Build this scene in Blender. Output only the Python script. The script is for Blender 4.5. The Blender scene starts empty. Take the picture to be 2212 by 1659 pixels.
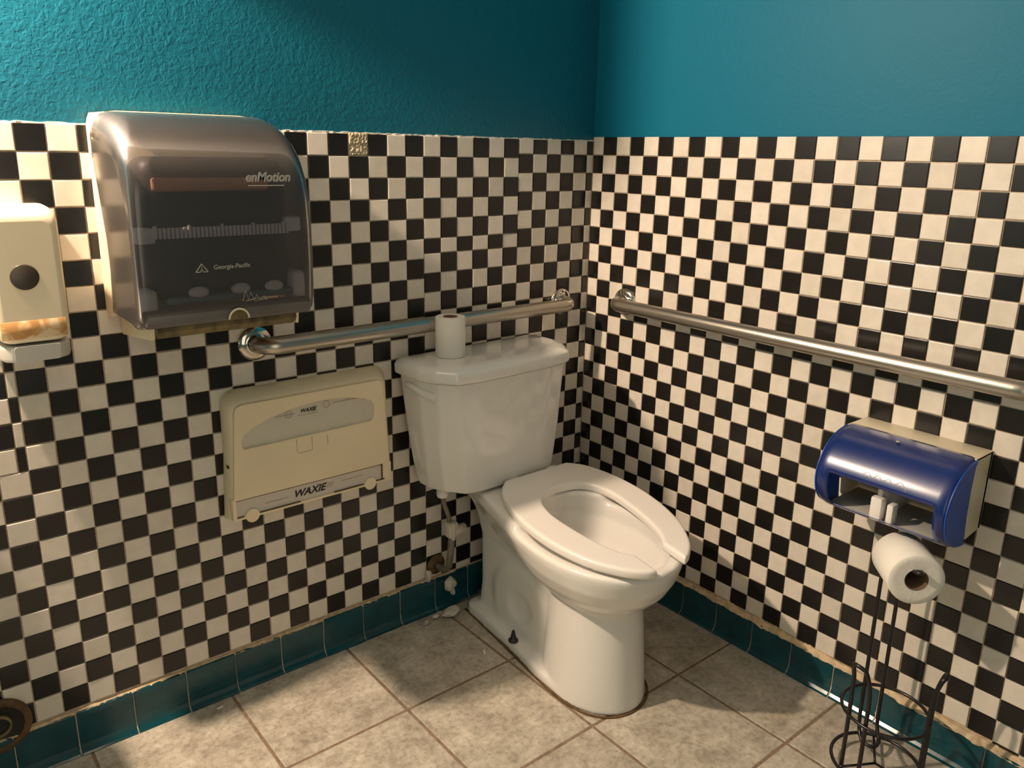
import bpy, bmesh, math, random
import numpy as np
from mathutils import Vector, Matrix
random.seed(7)
COL = bpy.context.scene.collection
PI = math.pi

# ------------------------------------------------------------------ materials
def new_mat(name):
    m = bpy.data.materials.new(name); m.use_nodes = True
    nt = m.node_tree; b = nt.nodes['Principled BSDF']
    return m, nt, b
def sset(b, **k):
    for n, v in k.items():
        n = n.replace('_', ' ')
        if n in b.inputs: b.inputs[n].default_value = v
def plain(name, c, rough=.4, metal=0., coat=0., bump=0., bscale=60., var=0., spec=.5, crough=.05, **kw):
    m, nt, b = new_mat(name)
    sset(b, Base_Color=(*c, 1), Roughness=rough, Metallic=metal)
    b.inputs['Coat Weight'].default_value = coat
    b.inputs['Coat Roughness'].default_value = crough
    b.inputs['Specular IOR Level'].default_value = spec
    if bump or var:
        tc = nt.nodes.new('ShaderNodeTexCoord')
        n = nt.nodes.new('ShaderNodeTexNoise'); n.inputs['Scale'].default_value = bscale
        n.inputs['Detail'].default_value = 5
        nt.links.new(tc.outputs['Object'], n.inputs['Vector'])
        if bump:
            bp = nt.nodes.new('ShaderNodeBump'); bp.inputs['Strength'].default_value = bump
            bp.inputs['Distance'].default_value = .002
            nt.links.new(n.outputs['Fac'], bp.inputs['Height'])
            nt.links.new(bp.outputs['Normal'], b.inputs['Normal'])
        if var:
            r = nt.nodes.new('ShaderNodeValToRGB')
            r.color_ramp.elements[0].position = .3; r.color_ramp.elements[1].position = .7
            r.color_ramp.elements[0].color = (*[x*(1-var) for x in c], 1)
            r.color_ramp.elements[1].color = (*[min(1, x*(1+var*.5)) for x in c], 1)
            nt.links.new(n.outputs['Fac'], r.inputs['Fac'])
            nt.links.new(r.outputs['Color'], b.inputs['Base Color'])
    return m

def tile_mat(name, c, rough, var, coat=0.):
    m = plain(name, c, rough, coat=coat, bump=.08, bscale=35, var=var)
    return m

def paint_mat(name, c, rough, bump, scale):
    m, nt, b = new_mat(name)
    sset(b, Base_Color=(*c, 1), Roughness=rough); b.inputs['Specular IOR Level'].default_value = .5 if bump > .2 else .15
    tc = nt.nodes.new('ShaderNodeTexCoord')
    n1 = nt.nodes.new('ShaderNodeTexNoise'); n1.inputs['Scale'].default_value = scale; n1.inputs['Detail'].default_value = 3
    n1.inputs['Roughness'].default_value = .55; n1.inputs['Distortion'].default_value = .6
    n2 = nt.nodes.new('ShaderNodeTexVoronoi'); n2.inputs['Scale'].default_value = scale*.55; n2.feature = 'SMOOTH_F1'
    mx = nt.nodes.new('ShaderNodeMath'); mx.operation = 'ADD'
    cr = nt.nodes.new('ShaderNodeMapRange'); cr.inputs[1].default_value = .38; cr.inputs[2].default_value = .66
    bp = nt.nodes.new('ShaderNodeBump'); bp.inputs['Strength'].default_value = bump; bp.inputs['Distance'].default_value = .0014
    nt.links.new(tc.outputs['Object'], n1.inputs['Vector']); nt.links.new(tc.outputs['Object'], n2.inputs['Vector'])
    nt.links.new(n1.outputs['Fac'], cr.inputs[0])
    nt.links.new(cr.outputs[0], mx.inputs[0]); 
    sc = nt.nodes.new('ShaderNodeMath'); sc.operation = 'MULTIPLY'; sc.inputs[1].default_value = .35
    nt.links.new(n2.outputs['Distance'], sc.inputs[0]); nt.links.new(sc.outputs[0], mx.inputs[1])
    nt.links.new(mx.outputs[0], bp.inputs['Height']); nt.links.new(bp.outputs['Normal'], b.inputs['Normal'])
    return m

M = {}
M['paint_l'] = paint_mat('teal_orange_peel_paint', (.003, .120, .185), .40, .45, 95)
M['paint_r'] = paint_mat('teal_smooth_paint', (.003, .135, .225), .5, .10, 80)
M['white'] = tile_mat('white_glazed_tile', (.74, .68, .59), .22, .07)
M['white2'] = tile_mat('white_glazed_tile_warm', (.69, .63, .54), .25, .08)
M['black'] = tile_mat('black_glazed_tile', (.010, .009, .008), .26, .3)
M['grout'] = plain('tan_grout', (.55, .44, .33), .85, bump=.4, bscale=90, var=.25)
M['plaster'] = plain('rough_plaster', (.50, .42, .28), .7, bump=1.0, bscale=70, var=.3)
M['cove'] = plain('teal_glazed_cove_tile', (.004, .062, .080), .16, bump=.08, bscale=20, var=.25)
M['caulk'] = plain('yellowed_caulk', (.60, .45, .27), .6, bump=.8, bscale=60, var=.4)
M['porc'] = plain('white_porcelain', (.76, .74, .70), .12, coat=.3)
M['seat'] = plain('white_seat_plastic', (.80, .76, .71), .25)
M['beige'] = plain('cream_plastic', (.84, .70, .48), .42, var=.05, bscale=8)
M['beige2'] = plain('pale_cream_plastic', (.70, .62, .46), .45)
M['soap'] = plain('ivory_plastic', (.74, .65, .47), .4)
M['greyplastic'] = plain('grey_plastic', (.42, .41, .37), .45)
M['dirty'] = plain('grimy_underside_plastic', (.17, .125, .05), .55, bump=.3, bscale=40, var=.7)
M['steel'] = plain('satin_steel_tube', (.52, .48, .42), .33, metal=1, bump=.05, bscale=200)
M['chrome'] = plain('polished_steel_flange', (.62, .58, .53), .12, metal=1, bump=.25, bscale=14)
M['dark'] = plain('dark_plastic', (.012, .011, .010), .4)
M['brown'] = plain('brown_window_plastic', (.05, .035, .022), .3)
M['paper'] = plain('white_toilet_paper', (.82, .78, .71), .9, bump=.4, bscale=120)
M['card'] = plain('brown_cardboard', (.14, .075, .04), .85)
M['tissue'] = plain('grey_white_tissue', (.62, .57, .47), .85, bump=.3, bscale=30)
M['label'] = plain('pinkish_paper_label', (.62, .55, .48), .7)
M['ink'] = plain('black_ink', (.01, .009, .008), .6)
M['ink2'] = plain('grey_ink', (.33, .28, .24), .6)
M['ink3'] = plain('brown_faint_ink', (.40, .31, .24), .6)
M['print'] = plain('silver_print', (.42, .40, .36), .4)
M['wire'] = plain('black_coated_wire', (.010, .009, .010), .3)
M['brass'] = plain('dull_brass', (.35, .26, .12), .4, metal=.8)
M['hose'] = plain('old_grey_pipe', (.22, .19, .15), .45, metal=.4, var=.4, bscale=50)
M['crumb'] = plain('white_plaster_crumbs', (.55, .50, .43), .9, bump=.8, bscale=60)
M['rust'] = plain('rusty_brown', (.13, .07, .025), .8, bump=.5, bscale=50, var=.5)
M['chassis'] = plain('grey_brown_chassis', (.055, .045, .038), .5)
M['roller'] = plain('pale_ribbed_roller', (.85, .82, .80), .4)
M['bluegrey'] = plain('blue_grey_plastic', (.12, .20, .24), .4)
M['copper'] = plain('orange_brown_core', (.62, .30, .17), .6)
M['rail'] = plain('dark_grey_rail', (.13, .115, .105), .4)
M['ceil'] = plain('ceiling_paint', (.42, .40, .37), .9)
M['side'] = plain('side_wall_paint', (.03, .11, .14), .7)
M['silver'] = plain('matt_nickel', (.5, .48, .45), .35, metal=1)

# stained label on the soap dispenser
def stain_mat():
    m, nt, b = new_mat('stained_peeling_label'); b.inputs['Roughness'].default_value = .6
    tc = nt.nodes.new('ShaderNodeTexCoord'); n = nt.nodes.new('ShaderNodeTexNoise')
    n.inputs['Scale'].default_value = 22; n.inputs['Detail'].default_value = 4; n.inputs['Distortion'].default_value = 1.5
    r = nt.nodes.new('ShaderNodeValToRGB'); e = r.color_ramp.elements
    e[0].position = .42; e[0].color = (.72, .56, .36, 1); e[1].position = .60; e[1].color = (.42, .22, .07, 1)
    k = r.color_ramp.elements.new(.5); k.color = (.60, .38, .17, 1)
    nt.links.new(tc.outputs['Object'], n.inputs['Vector']); nt.links.new(n.outputs['Fac'], r.inputs['Fac']); nt.links.new(r.outputs['Color'], b.inputs['Base Color'])
    return m
M['stain'] = stain_mat()

def floor_mat():
    m, nt, b = new_mat('mottled_stone_floor_tile'); b.inputs['Roughness'].default_value = .42
    tc = nt.nodes.new('ShaderNodeTexCoord')
    n = nt.nodes.new('ShaderNodeTexNoise'); n.inputs['Scale'].default_value = 13; n.inputs['Detail'].default_value = 12; n.inputs['Roughness'].default_value = .74; n.inputs['Distortion'].default_value = .15
    n2 = nt.nodes.new('ShaderNodeTexNoise'); n2.inputs['Scale'].default_value = 75; n2.inputs['Detail'].default_value = 6; n2.inputs['Roughness'].default_value = .7
    r = nt.nodes.new('ShaderNodeValToRGB'); e = r.color_ramp.elements
    e[0].position = .36; e[0].color = (.33, .29, .23, 1); e[1].position = .64; e[1].color = (.62, .57, .48, 1)
    r2 = nt.nodes.new('ShaderNodeValToRGB'); e = r2.color_ramp.elements
    e[0].position = .35; e[0].color = (.62, .60, .56, 1); e[1].position = .55; e[1].color = (1, 1, 1, 1)
    mx = nt.nodes.new('ShaderNodeMix'); mx.data_type = 'RGBA'; mx.blend_type = 'MULTIPLY'; mx.inputs[0].default_value = .8
    bp = nt.nodes.new('ShaderNodeBump'); bp.inputs['Strength'].default_value = .35; bp.inputs['Distance'].default_value = .0012
    L = nt.links.new
    L(tc.outputs['Object'], n.inputs['Vector']); L(tc.outputs['Object'], n2.inputs['Vector'])
    L(n.outputs['Fac'], r.inputs['Fac']); L(n2.outputs['Fac'], r2.inputs['Fac'])
    L(r.outputs['Color'], mx.inputs[6]); L(r2.outputs['Color'], mx.inputs[7]); L(mx.outputs[2], b.inputs['Base Color'])
    L(n2.outputs['Fac'], bp.inputs['Height']); L(bp.outputs['Normal'], b.inputs['Normal'])
    return m
M['floor'] = floor_mat()
M['floorgrout'] = plain('brown_floor_grout', (.24, .165, .115), .85, bump=.4, bscale=80, var=.35)

def clear_mat(name, tint, body, fac_body, rough, ior=1.45):
    """tinted see-through plastic: transparent + body colour + gloss"""
    m, nt, b = new_mat(name); nt.nodes.remove(b)
    out = nt.nodes['Material Output']
    tr = nt.nodes.new('ShaderNodeBsdfTransparent'); tr.inputs['Color'].default_value = (*tint, 1)
    df = nt.nodes.new('ShaderNodeBsdfPrincipled'); df.inputs['Base Color'].default_value = (*body, 1); df.inputs['Roughness'].default_value = rough
    mx = nt.nodes.new('ShaderNodeMixShader'); mx.inputs[0].default_value = fac_body
    gl = nt.nodes.new('ShaderNodeBsdfGlossy'); gl.inputs['Roughness'].default_value = rough; gl.inputs['Color'].default_value = (1, 1, 1, 1)
    lw = nt.nodes.new('ShaderNodeFresnel'); lw.inputs['IOR'].default_value = 1.45
    mx2 = nt.nodes.new('ShaderNodeMixShader')
    L = nt.links.new
    L(tr.outputs[0], mx.inputs[1]); L(df.outputs[0], mx.inputs[2])
    L(lw.outputs[0], mx2.inputs[0]); lw.inputs['IOR'].default_value = ior; L(mx.outputs[0], mx2.inputs[1]); L(gl.outputs[0], mx2.inputs[2]); L(mx2.outputs[0], out.inputs['Surface'])
    return m
M['smoke'] = clear_mat('smoky_clear_plastic', (.83, .82, .83), (.19, .17, .16), .14, .24)
M['blue'] = clear_mat('translucent_blue_plastic', (.03, .10, .38), (.006, .028, .19), .72, .27)
M['blue2'] = clear_mat('saturated_blue_plastic', (.02, .15, .55), (.001, .075, .45), .85, .5, 1.08)
M['water'] = clear_mat('toilet_water', (.72, .74, .70), (.3, .3, .27), .12, .03)

# ------------------------------------------------------------------ mesh helpers
class MB:
    def __init__(s): s.v = []; s.f = []; s.m = []; s.s = []
    def add(s, vs, fs, mi=0, smooth=True):
        o = len(s.v); s.v += [tuple(v) for v in vs]
        for f in fs: s.f.append([i+o for i in f]); s.m.append(mi); s.s.append(smooth)
        return s
    def box(s, x0, x1, y0, y1, z0, z1, mi=0, bev=0., seg=2):
        if bev <= 0:
            vs = [(x, y, z) for x in (x0, x1) for y in (y0, y1) for z in (z0, z1)]
            return s.add(vs, [(0,1,3,2),(4,6,7,5),(0,4,5,1),(2,3,7,6),(0,2,6,4),(1,5,7,3)], mi, False)
        bm = bmesh.new(); bmesh.ops.create_cube(bm, size=1)
        for v in bm.verts: v.co = Vector(((x0+x1)/2+v.co.x*(x1-x0), (y0+y1)/2+v.co.y*(y1-y0), (z0+z1)/2+v.co.z*(z1-z0)))
        bmesh.ops.bevel(bm, geom=bm.edges[:], offset=bev, segments=seg, profile=.5, affect='EDGES')
        bm.verts.index_update()
        s.add([v.co[:] for v in bm.verts], [[v.index for v in f.verts] for f in bm.faces], mi, True); bm.free(); return s
    def loft(s, rings, closed=True, cap0=True, cap1=True, mi=0, flip=False, smooth=True):
        n = len(rings[0]); vs = [p for r in rings for p in r]; fs = []
        for i in range(len(rings)-1):
            for j in range(n if closed else n-1):
                k = (j+1) % n; q = (i*n+j, i*n+k, (i+1)*n+k, (i+1)*n+j); fs.append(q[::-1] if flip else q)
        s.add(vs, fs, mi, smooth)
        if cap0: s.add(rings[0], [tuple(range(n))[::1 if flip else -1]], mi, False)
        if cap1: s.add(rings[-1], [tuple(range(n))[::-1 if flip else 1]], mi, False)
        return s
    def tube(s, pts, r, n=12, mi=0, closed=False, caps=True):
        P = [Vector(p) for p in pts]; m = len(P); rings = []
        R = r if isinstance(r, (list, tuple)) else [r]*m
        t0 = (P[1]-P[0]).normalized(); u = t0.orthogonal().normalized()
        for i in range(m):
            if closed: t = (P[(i+1) % m]-P[i-1]).normalized()
            else: t = (P[min(i+1, m-1)]-P[max(i-1, 0)]).normalized()
            u = (u - t*u.dot(t)).normalized(); w = t.cross(u)
            rings.append([P[i]+(u*math.cos(2*PI*k/n)+w*math.sin(2*PI*k/n))*R[i] for k in range(n)])
        if closed:
            # closing ring: reuse first ring positions, best matching twist
            last = rings[-1]; first = rings[0]
            sh = min(range(n), key=lambda q: (first[q]-last[0]).length)
            rings.append([first[(sh+k) % n] for k in range(n)])
            return s.loft(rings, True, False, False, mi)
        return s.loft(rings, True, caps, caps, mi)
    def lathe(s, prof, n=40, mat=Matrix(), mi=0, cap0=False, cap1=False):
        rings = [[mat @ Vector((r*math.cos(2*PI*k/n), r*math.sin(2*PI*k/n), z)) for k in range(n)] for r, z in prof]
        return s.loft(rings, True, cap0, cap1, mi)
    def sphere(s, c, r, mi=0, n=12, sc=(1,1,1)):
        prof = [(math.sin(PI*i/n)*r+1e-5, -math.cos(PI*i/n)*r) for i in range(n+1)]
        return s.lathe(prof, n*2, Matrix.Translation(c) @ Matrix.Diagonal((*sc, 1)), mi)
    def mesh(s, name, mats):
        me = bpy.data.meshes.new(name); me.from_pydata([tuple(v) for v in s.v], [], s.f)
        for m in mats: me.materials.append(m)
        me.polygons.foreach_set('material_index', s.m); me.polygons.foreach_set('use_smooth', s.s)
        me.update(); return me
    def build(s, name, mats, parent=None, autosmooth=None, fixn=True):
        if not isinstance(mats, (list, tuple)): mats = [mats]
        me = s.mesh(name, mats)
        if fixn:
            bm = bmesh.new(); bm.from_mesh(me); bmesh.ops.remove_doubles(bm, verts=bm.verts, dist=1e-6)
            bmesh.ops.recalc_face_normals(bm, faces=bm.faces); bm.to_mesh(me); bm.free()
        return link(name, me, parent, autosmooth)
def link(name, me, parent=None, autosmooth=None):
    o = bpy.data.objects.new(name, me); COL.objects.link(o)
    if parent is not None: adopt(o, parent)
    if autosmooth:
        md = o.modifiers.new('edge_split', 'EDGE_SPLIT'); md.split_angle = math.radians(autosmooth)
    return o
def wmat(o):
    m = Matrix.Translation(o.location) @ o.rotation_euler.to_matrix().to_4x4()
    return wmat(o.parent) @ o.matrix_parent_inverse @ m if o.parent else m
def adopt(o, p):
    o.parent = p; o.matrix_parent_inverse = wmat(p).inverted()
def thing(name, loc, label, cat, group=None):
    o = bpy.data.objects.new(name, None); COL.objects.link(o); o.location = loc; o.empty_display_size = .05
    o['label'] = label; o['category'] = cat
    if group: o['group'] = group
    return o
def tag(o, label, cat, group=None):
    o['label'] = label; o['category'] = cat
    if group: o['group'] = group
    return o
def struct(o): o['kind'] = 'structure'; return o

def text(body, size, loc, rot, mat, parent, name='lettering', shear=0., ext=.0002, bold=0., align='CENTER', sx=1.):
    c = bpy.data.curves.new(name, 'FONT'); c.body = body; c.size = size; c.shear = shear; c.extrude = ext; c.offset = bold
    c.align_x = align; c.align_y = 'CENTER'
    t = bpy.data.objects.new(name, c); COL.objects.link(t); bpy.context.view_layer.update()
    dg = bpy.context.evaluated_depsgraph_get(); me = bpy.data.meshes.new_from_object(t.evaluated_get(dg))
    bpy.data.objects.remove(t); bpy.data.curves.remove(c)
    me.transform(Matrix.Translation(loc) @ rot.to_matrix().to_4x4() @ Matrix.Diagonal((sx, 1, 1, 1)))
    me.materials.clear(); me.materials.append(mat)
    return link(name, me, parent)
def plate(outer, holes, thick, name, mat, parent, mw, bevel=.0012):
    """flat plate with holes, in local x,y; mw maps local to world (local z is the thickness)"""
    c = bpy.data.curves.new(name, 'CURVE'); c.dimensions = '2D'; c.fill_mode = 'BOTH'; c.extrude = thick/2-bevel; c.bevel_depth = bevel; c.bevel_resolution = 2; c.offset = -bevel
    for pl in [outer]+holes:
        sp = c.splines.new('POLY'); sp.points.add(len(pl)-1); sp.use_cyclic_u = True
        for p, q in zip(sp.points, pl): p.co = (q[0], q[1], 0, 1)
    t = bpy.data.objects.new(name, c); COL.objects.link(t); bpy.context.view_layer.update()
    dg = bpy.context.evaluated_depsgraph_get(); me = bpy.data.meshes.new_from_object(t.evaluated_get(dg))
    bpy.data.objects.remove(t); bpy.data.curves.remove(c)
    me.transform(mw); me.materials.clear(); me.materials.append(mat)
    return link(name, me, parent, 35)
def chaikin(p, it=2, closed=True, w=.25):
    for _ in range(it):
        q = []; n = len(p)
        for i in range(n if closed else n-1):
            a = p[i]; b = p[(i+1) % n]
            q.append(tuple(a[k]*(1-w)+b[k]*w for k in range(len(a)))); q.append(tuple(a[k]*w+b[k]*(1-w) for k in range(len(a))))
        if not closed: q = [p[0]]+q+[p[-1]]
        p = q
    return p
def spline(pts, n=8):
    P = [Vector(p) for p in pts]; out = []
    for i in range(len(P)-1):
        a = P[max(i-1, 0)]; b = P[i]; c = P[i+1]; d = P[min(i+2, len(P)-1)]
        for k in range(n):
            t = k/n; out.append(.5*((2*b)+(c-a)*t+(2*a-5*b+4*c-d)*t*t+(3*b-a-3*c+d)*t**3))
    out.append(P[-1]); return out

# surface nets over a sampled field (negative inside)
def surface_nets(F, org, h):
    nx, ny, nz = F.shape; S = F < 0
    cs = np.zeros((nx-1, ny-1, nz-1, 3)); cn = np.zeros((nx-1, ny-1, nz-1))
    corners = [(i, j, k) for i in (0, 1) for j in (0, 1) for k in (0, 1)]
    for a in corners:
        for ax in range(3):
            if a[ax]: continue
            b = list(a); b[ax] = 1
            fa = F[a[0]:nx-1+a[0], a[1]:ny-1+a[1], a[2]:nz-1+a[2]]; fb = F[b[0]:nx-1+b[0], b[1]:ny-1+b[1], b[2]:nz-1+b[2]]
            msk = (fa < 0) != (fb < 0)
            t = np.where(msk, fa/np.where(msk, fa-fb, 1), 0)
            for c in range(3): cs[..., c] += np.where(msk, a[c]+(t if c == ax else 0), 0)
            cn += msk
    act = cn > 0; idx = -np.ones(act.shape, int); idx[act] = np.arange(act.sum())
    I = np.argwhere(act); V = (I+cs[act]/cn[act][:, None])*h+np.array(org)
    Q = []
    for ax in range(3):
        b1, b2 = [(1, 2), (2, 0), (0, 1)][ax]
        sl = [slice(None)]*3; sl2 = [slice(None)]*3
        sl[ax] = slice(0, -1); sl2[ax] = slice(1, None)
        A = S[tuple(sl)]; B = S[tuple(sl2)]; E = np.argwhere(A != B)
        E = E[(E[:, b1] > 0) & (E[:, b2] > 0) & (E[:, b1] < S.shape[b1]-1) & (E[:, b2] < S.shape[b2]-1)]
        d1 = np.zeros(3, int); d1[b1] = 1; d2 = np.zeros(3, int); d2[b2] = 1
        g = lambda X: idx[X[:, 0], X[:, 1], X[:, 2]]
        q = np.stack([g(E-d1-d2), g(E-d2), g(E), g(E-d1)], 1)
        ins = A[E[:, 0], E[:, 1], E[:, 2]]
        q[~ins] = q[~ins][:, ::-1]; Q.append(q)
    return V, np.concatenate(Q)
def smin(a, b, k):
    hh = np.clip(.5+.5*(b-a)/k, 0, 1); return b*(1-hh)+a*hh-k*hh*(1-hh)
def smax(a, b, k): return -smin(-a, -b, k)
def poly_sd(px, py, poly):
    P = np.array(poly); Qn = np.roll(P, -1, 0); d = np.full(px.shape, 1e9); ins = np.zeros(px.shape, bool)
    for (ax, ay), (bx, by) in zip(P, Qn):
        ex, ey = bx-ax, by-ay; wx, wy = px-ax, py-ay
        t = np.clip((wx*ex+wy*ey)/(ex*ex+ey*ey+1e-12), 0, 1)
        d = np.minimum(d, (wx-ex*t)**2+(wy-ey*t)**2)
        c = ((ay > py) != (by > py)) & (px < (bx-ax)*(py-ay)/((by-ay) if abs(by-ay) > 1e-12 else 1e-12)+ax)
        ins ^= c
    d = np.sqrt(d); return np.where(ins, -d, d)
def nets_obj(name, F, org, h, xf, mat, parent, smooth_it=2):
    V, Q = surface_nets(F, org, h)
    V = xf(V); me = bpy.data.meshes.new(name); me.from_pydata(V.tolist(), [], Q.tolist())
    bm = bmesh.new(); bm.from_mesh(me)
    for _ in range(smooth_it): bmesh.ops.smooth_vert(bm, verts=bm.verts, factor=.5, use_axis_x=True, use_axis_y=True, use_axis_z=True)
    bmesh.ops.recalc_face_normals(bm, faces=bm.faces)
    bm.to_mesh(me); bm.free()
    me.polygons.foreach_set('use_smooth', [True]*len(me.polygons)); me.materials.append(mat); me.update()
    return link(name, me, parent)

# ------------------------------------------------------------------ tiles
def add_tile(mb, o, ex, en, w, h, depth, mi, g=.0011, tilt=.010, bev=.0011, jit=.0004):
    """tile whose lower-left corner is o, ex along the wall, en out of the wall, z up"""
    Z = Vector((0, 0, 1)); ja, jb = random.uniform(-jit, jit), random.uniform(-jit, jit)
    ta, tb = random.gauss(0, tilt), random.gauss(0, tilt); dd = random.gauss(0, .0002)
    rings = []
    for ins, dp in ((g, 0), (g, depth-bev), (g+bev*.35, depth-bev*.3), (g+bev*1.3, depth)):
        r = []
        for a, b in ((ins, ins), (w-ins, ins), (w-ins, h-ins), (ins, h-ins)):
            k = dp+dd+((a-w/2)*ta+(b-h/2)*tb if dp else 0)
            r.append(o+ex*(a+ja)+Z*(b+jb)+en*k)
        rings.append(r)
    n = 4; vs = [p for r in rings for p in r]; fs = []
    for i in range(3):
        for j in range(4): k = (j+1) % 4; fs.append((i*4+j, i*4+k, (i+1)*4+k, (i+1)*4+j))
    fs.append((12, 13, 14, 15)); mb.add(vs, fs, mi, False)

T = .051
ZTL = 1.3167
def left_wall():
    mb = MB(); ex = Vector((1, 0, 0)); en = Vector((0, -1, 0)); dep = .0045
    # substrate and upper painted wall
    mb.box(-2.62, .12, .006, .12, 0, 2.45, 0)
    mb.box(-2.62, .0045, .0012+.0018, .0065, .02, ZTL-.002, 1)
    pr = T*.9882; cw = T*1.0066; wL = .0249
    top = ZTL; bot = .098
    for c in range(0, 52):
        for r in range(0, 25):
            x1 = -(wL+(c-1)*cw) if c > 0 else 0.
            x0 = -(wL+c*cw)
            if c >= 30 and r < 13:      # cut column
                x1 = x1 if c == 30 else x1+cw*.67; x0 = x0+cw*.67
            strip = 'A' if c <= 5 else ('B' if c <= 11 else 'C')
            zt = top-r*pr; zb = zt-pr
            if strip == 'A':
                zt = top if r == 0 else zt+.011; zb += .011
            if strip == 'B' and r >= 5:
                zb += .0125; zt += .0125 if r > 5 else 0
            if zt <= bot+.004: continue
            zb = max(zb, bot+(random.uniform(.001, .005)))
            if zt-zb < .01: continue
            black = (c+r) % 2 == 0
            if c >= 30 and r >= 13: black = (c+r) % 2 == 0
            if c == 15 and r == 0: continue
            mi = 4 if black else (2 if random.random() < .8 else 3)
            ex0 = Vector((x0, .0045, zb)); tl = .012 if c > 24 else .008
            add_tile(mb, ex0, ex, en, x1-x0, zt-zb, dep, mi, tilt=tl)
    # patch of bare plaster where a tile is missing
    x1 = -(wL+14*cw); x0 = x1-cw; n = 14; vs = []; fs = []
    for i in range(n+1):
        for j in range(n+1):
            ed = min(i, j, n-i, n-j)
            hgt = (random.uniform(.0, .0035) if ed else 0)+(.0015 if j > n*.5 else 0)
            vs.append((x0+(x1-x0)*i/n, .003-hgt, ZTL-pr+(pr+.002)*j/n))
    for i in range(n):
        for j in range(n): a = i*(n+1)+j; fs.append((a, a+n+1, a+n+2, a+1))
    mb.add(vs, fs, 5, False)
    # ragged plaster ledge along the top of the tiles
    N = 300; a = []; b = []
    for i in range(N+1):
        x = -2.6+2.6*i/N; zz = ZTL+random.uniform(.0005, .0030); yy = .001+random.uniform(0, .003)
        a.append((x, yy, ZTL-.0015)); b.append((x, yy, zz))
    vs = a+b+[(p[0], .0065, p[2]+.001) for p in b]; m = N+1
    fs = [(i, i+1, m+i+1, m+i) for i in range(N)]+[(m+i, m+i+1, 2*m+i+1, 2*m+i) for i in range(N)]
    mb.add(vs, fs, 6, False)
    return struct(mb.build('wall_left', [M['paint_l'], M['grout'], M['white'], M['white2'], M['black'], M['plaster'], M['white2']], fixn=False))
left_wall()

ZTR = 1.329
def base_top_r(y): return .101-.016*min(1.4, -y)/1.15
def right_wall():
    mb = MB(); ex = Vector((0, -1, 0)); en = Vector((-1, 0, 0)); dep = .0045
    mb.box(.006, .12, -2.42, .006, 0, 2.45, 0)
    mb.box(.003, .0065, -2.42, .0045, .02, ZTR-.002, 1)
    pr = .05133; wR = .0396
    for c in range(0, 48):
        for r in range(0, 25):
            a = 0 if c == 0 else wR+(c-1)*T; b = wR+c*T
            zt = ZTR-r*pr; zb = zt-pr; bt = base_top_r(-b)+.008
            if zt <= bt+.006: continue
            if zb < bt: zb = bt+random.uniform(-.003, .004)
            black = (c+r) % 2 == 1
            mi = 4 if black else (2 if random.random() < .85 else 3)
            add_tile(mb, Vector((.0045, -a, zb)), ex, en, b-a, zt-zb, dep, mi, tilt=.006)
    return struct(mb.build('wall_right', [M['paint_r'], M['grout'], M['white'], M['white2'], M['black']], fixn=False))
right_wall()

# cove base tiles
def cove(name, joints, along, out, topf, flip):
    mb = MB()
    def prof(ins, top):
        # (distance out of the wall, height)
        p = [(.0, .0), (.0, top-ins-.002), (.003, top-ins), (.0075, top-ins-.002), (.0085, top-.012), (.0085, .035), (.0095, .020), (.0125, .010), (.018, .004), (.0225, .0015), (.0225, 0)]
        return p
    for a, b in zip(joints[:-1], joints[1:]):
        w = abs(b-a); rings = []
        tl = random.gauss(0, .0006)
        for t, ins in ((.0012/w, .0015), (.0025/w, .0), (1-.0025/w, .0), (1-.0012/w, .0015)):
            s = a+(b-a)*t; top = topf(s)
            rings.append([along*s+out*(max(0, d-ins*.6+tl) if d > 0 else -.003)+Vector((0, 0, z)) for d, z in prof(ins, top)])
        mb.loft(rings, closed=True, smooth=False)
        mb.f  # tiles
    # grout behind
    s0, s1 = joints[0], joints[-1]
    r = []
    for i in range(41):
        s = s0+(s1-s0)*i/40; tp = topf(s)
        r.append([along*s+out*d+Vector((0, 0, z)) for d, z in ((-.003, 0), (-.003, tp-.002), (.0055, tp-.003), (.0062, .03), (.009, .012), (.018, .001), (.018, 0))])
    mb.loft(r, closed=True, mi=1, smooth=False)
    return mb
jl = sorted([-.5669-.1160*k for k in range(-4, 18)]); jl = [x for x in jl if x < -.02]+[0]
mbl = cove('baseboard_left', jl, Vector((1, 0, 0)), Vector((0, -1, 0)), lambda s: .0995, False)
jr = [0]+[-.1085-.1149*k for k in range(0, 20)]
mbr = cove('baseboard_right', jr, Vector((0, 1, 0)), Vector((-1, 0, 0)), lambda s: base_top_r(s), True)
def bead(mb, along, out, s0, s1, topf, rad, mi, wob, dep=.0055):
    n = int(abs(s1-s0)/.006); rings = []; w1 = w2 = w3 = 0
    for i in range(n+1):
        s = s0+(s1-s0)*i/n
        w1 = w1*.8+random.gauss(0, wob); w2 = w2*.8+random.gauss(0, wob); w3 = w3*.85+random.gauss(0, wob*.6)
        zt = topf(s)+rad+max(-.002, w1); zb = topf(s)-.0035-abs(w2); d = dep+abs(w3)
        c = along*s
        rings.append([c+out*-.003+Vector((0, 0, zb)), c+out*-.003+Vector((0, 0, zt)), c+out*.0015+Vector((0, 0, zt)), c+out*d*.8+Vector((0, 0, (zt*2+zb)/3)), c+out*(d+.003)+Vector((0, 0, zb+.001)), c+out*(d+.001)+Vector((0, 0, zb))])
    mb.loft(rings, mi=mi)
bead(mbl, Vector((1, 0, 0)), Vector((0, -1, 0)), -2.3, -.002, lambda s: .1005, .0008, 2, .0005, .0035)
bead(mbr, Vector((0, 1, 0)), Vector((-1, 0, 0)), -.002, -2.2, base_top_r, .009, 2, .0016)
struct(mbl.build('baseboard_left', [M['cove'], M['grout'], M['caulk']], autosmooth=40))
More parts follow.
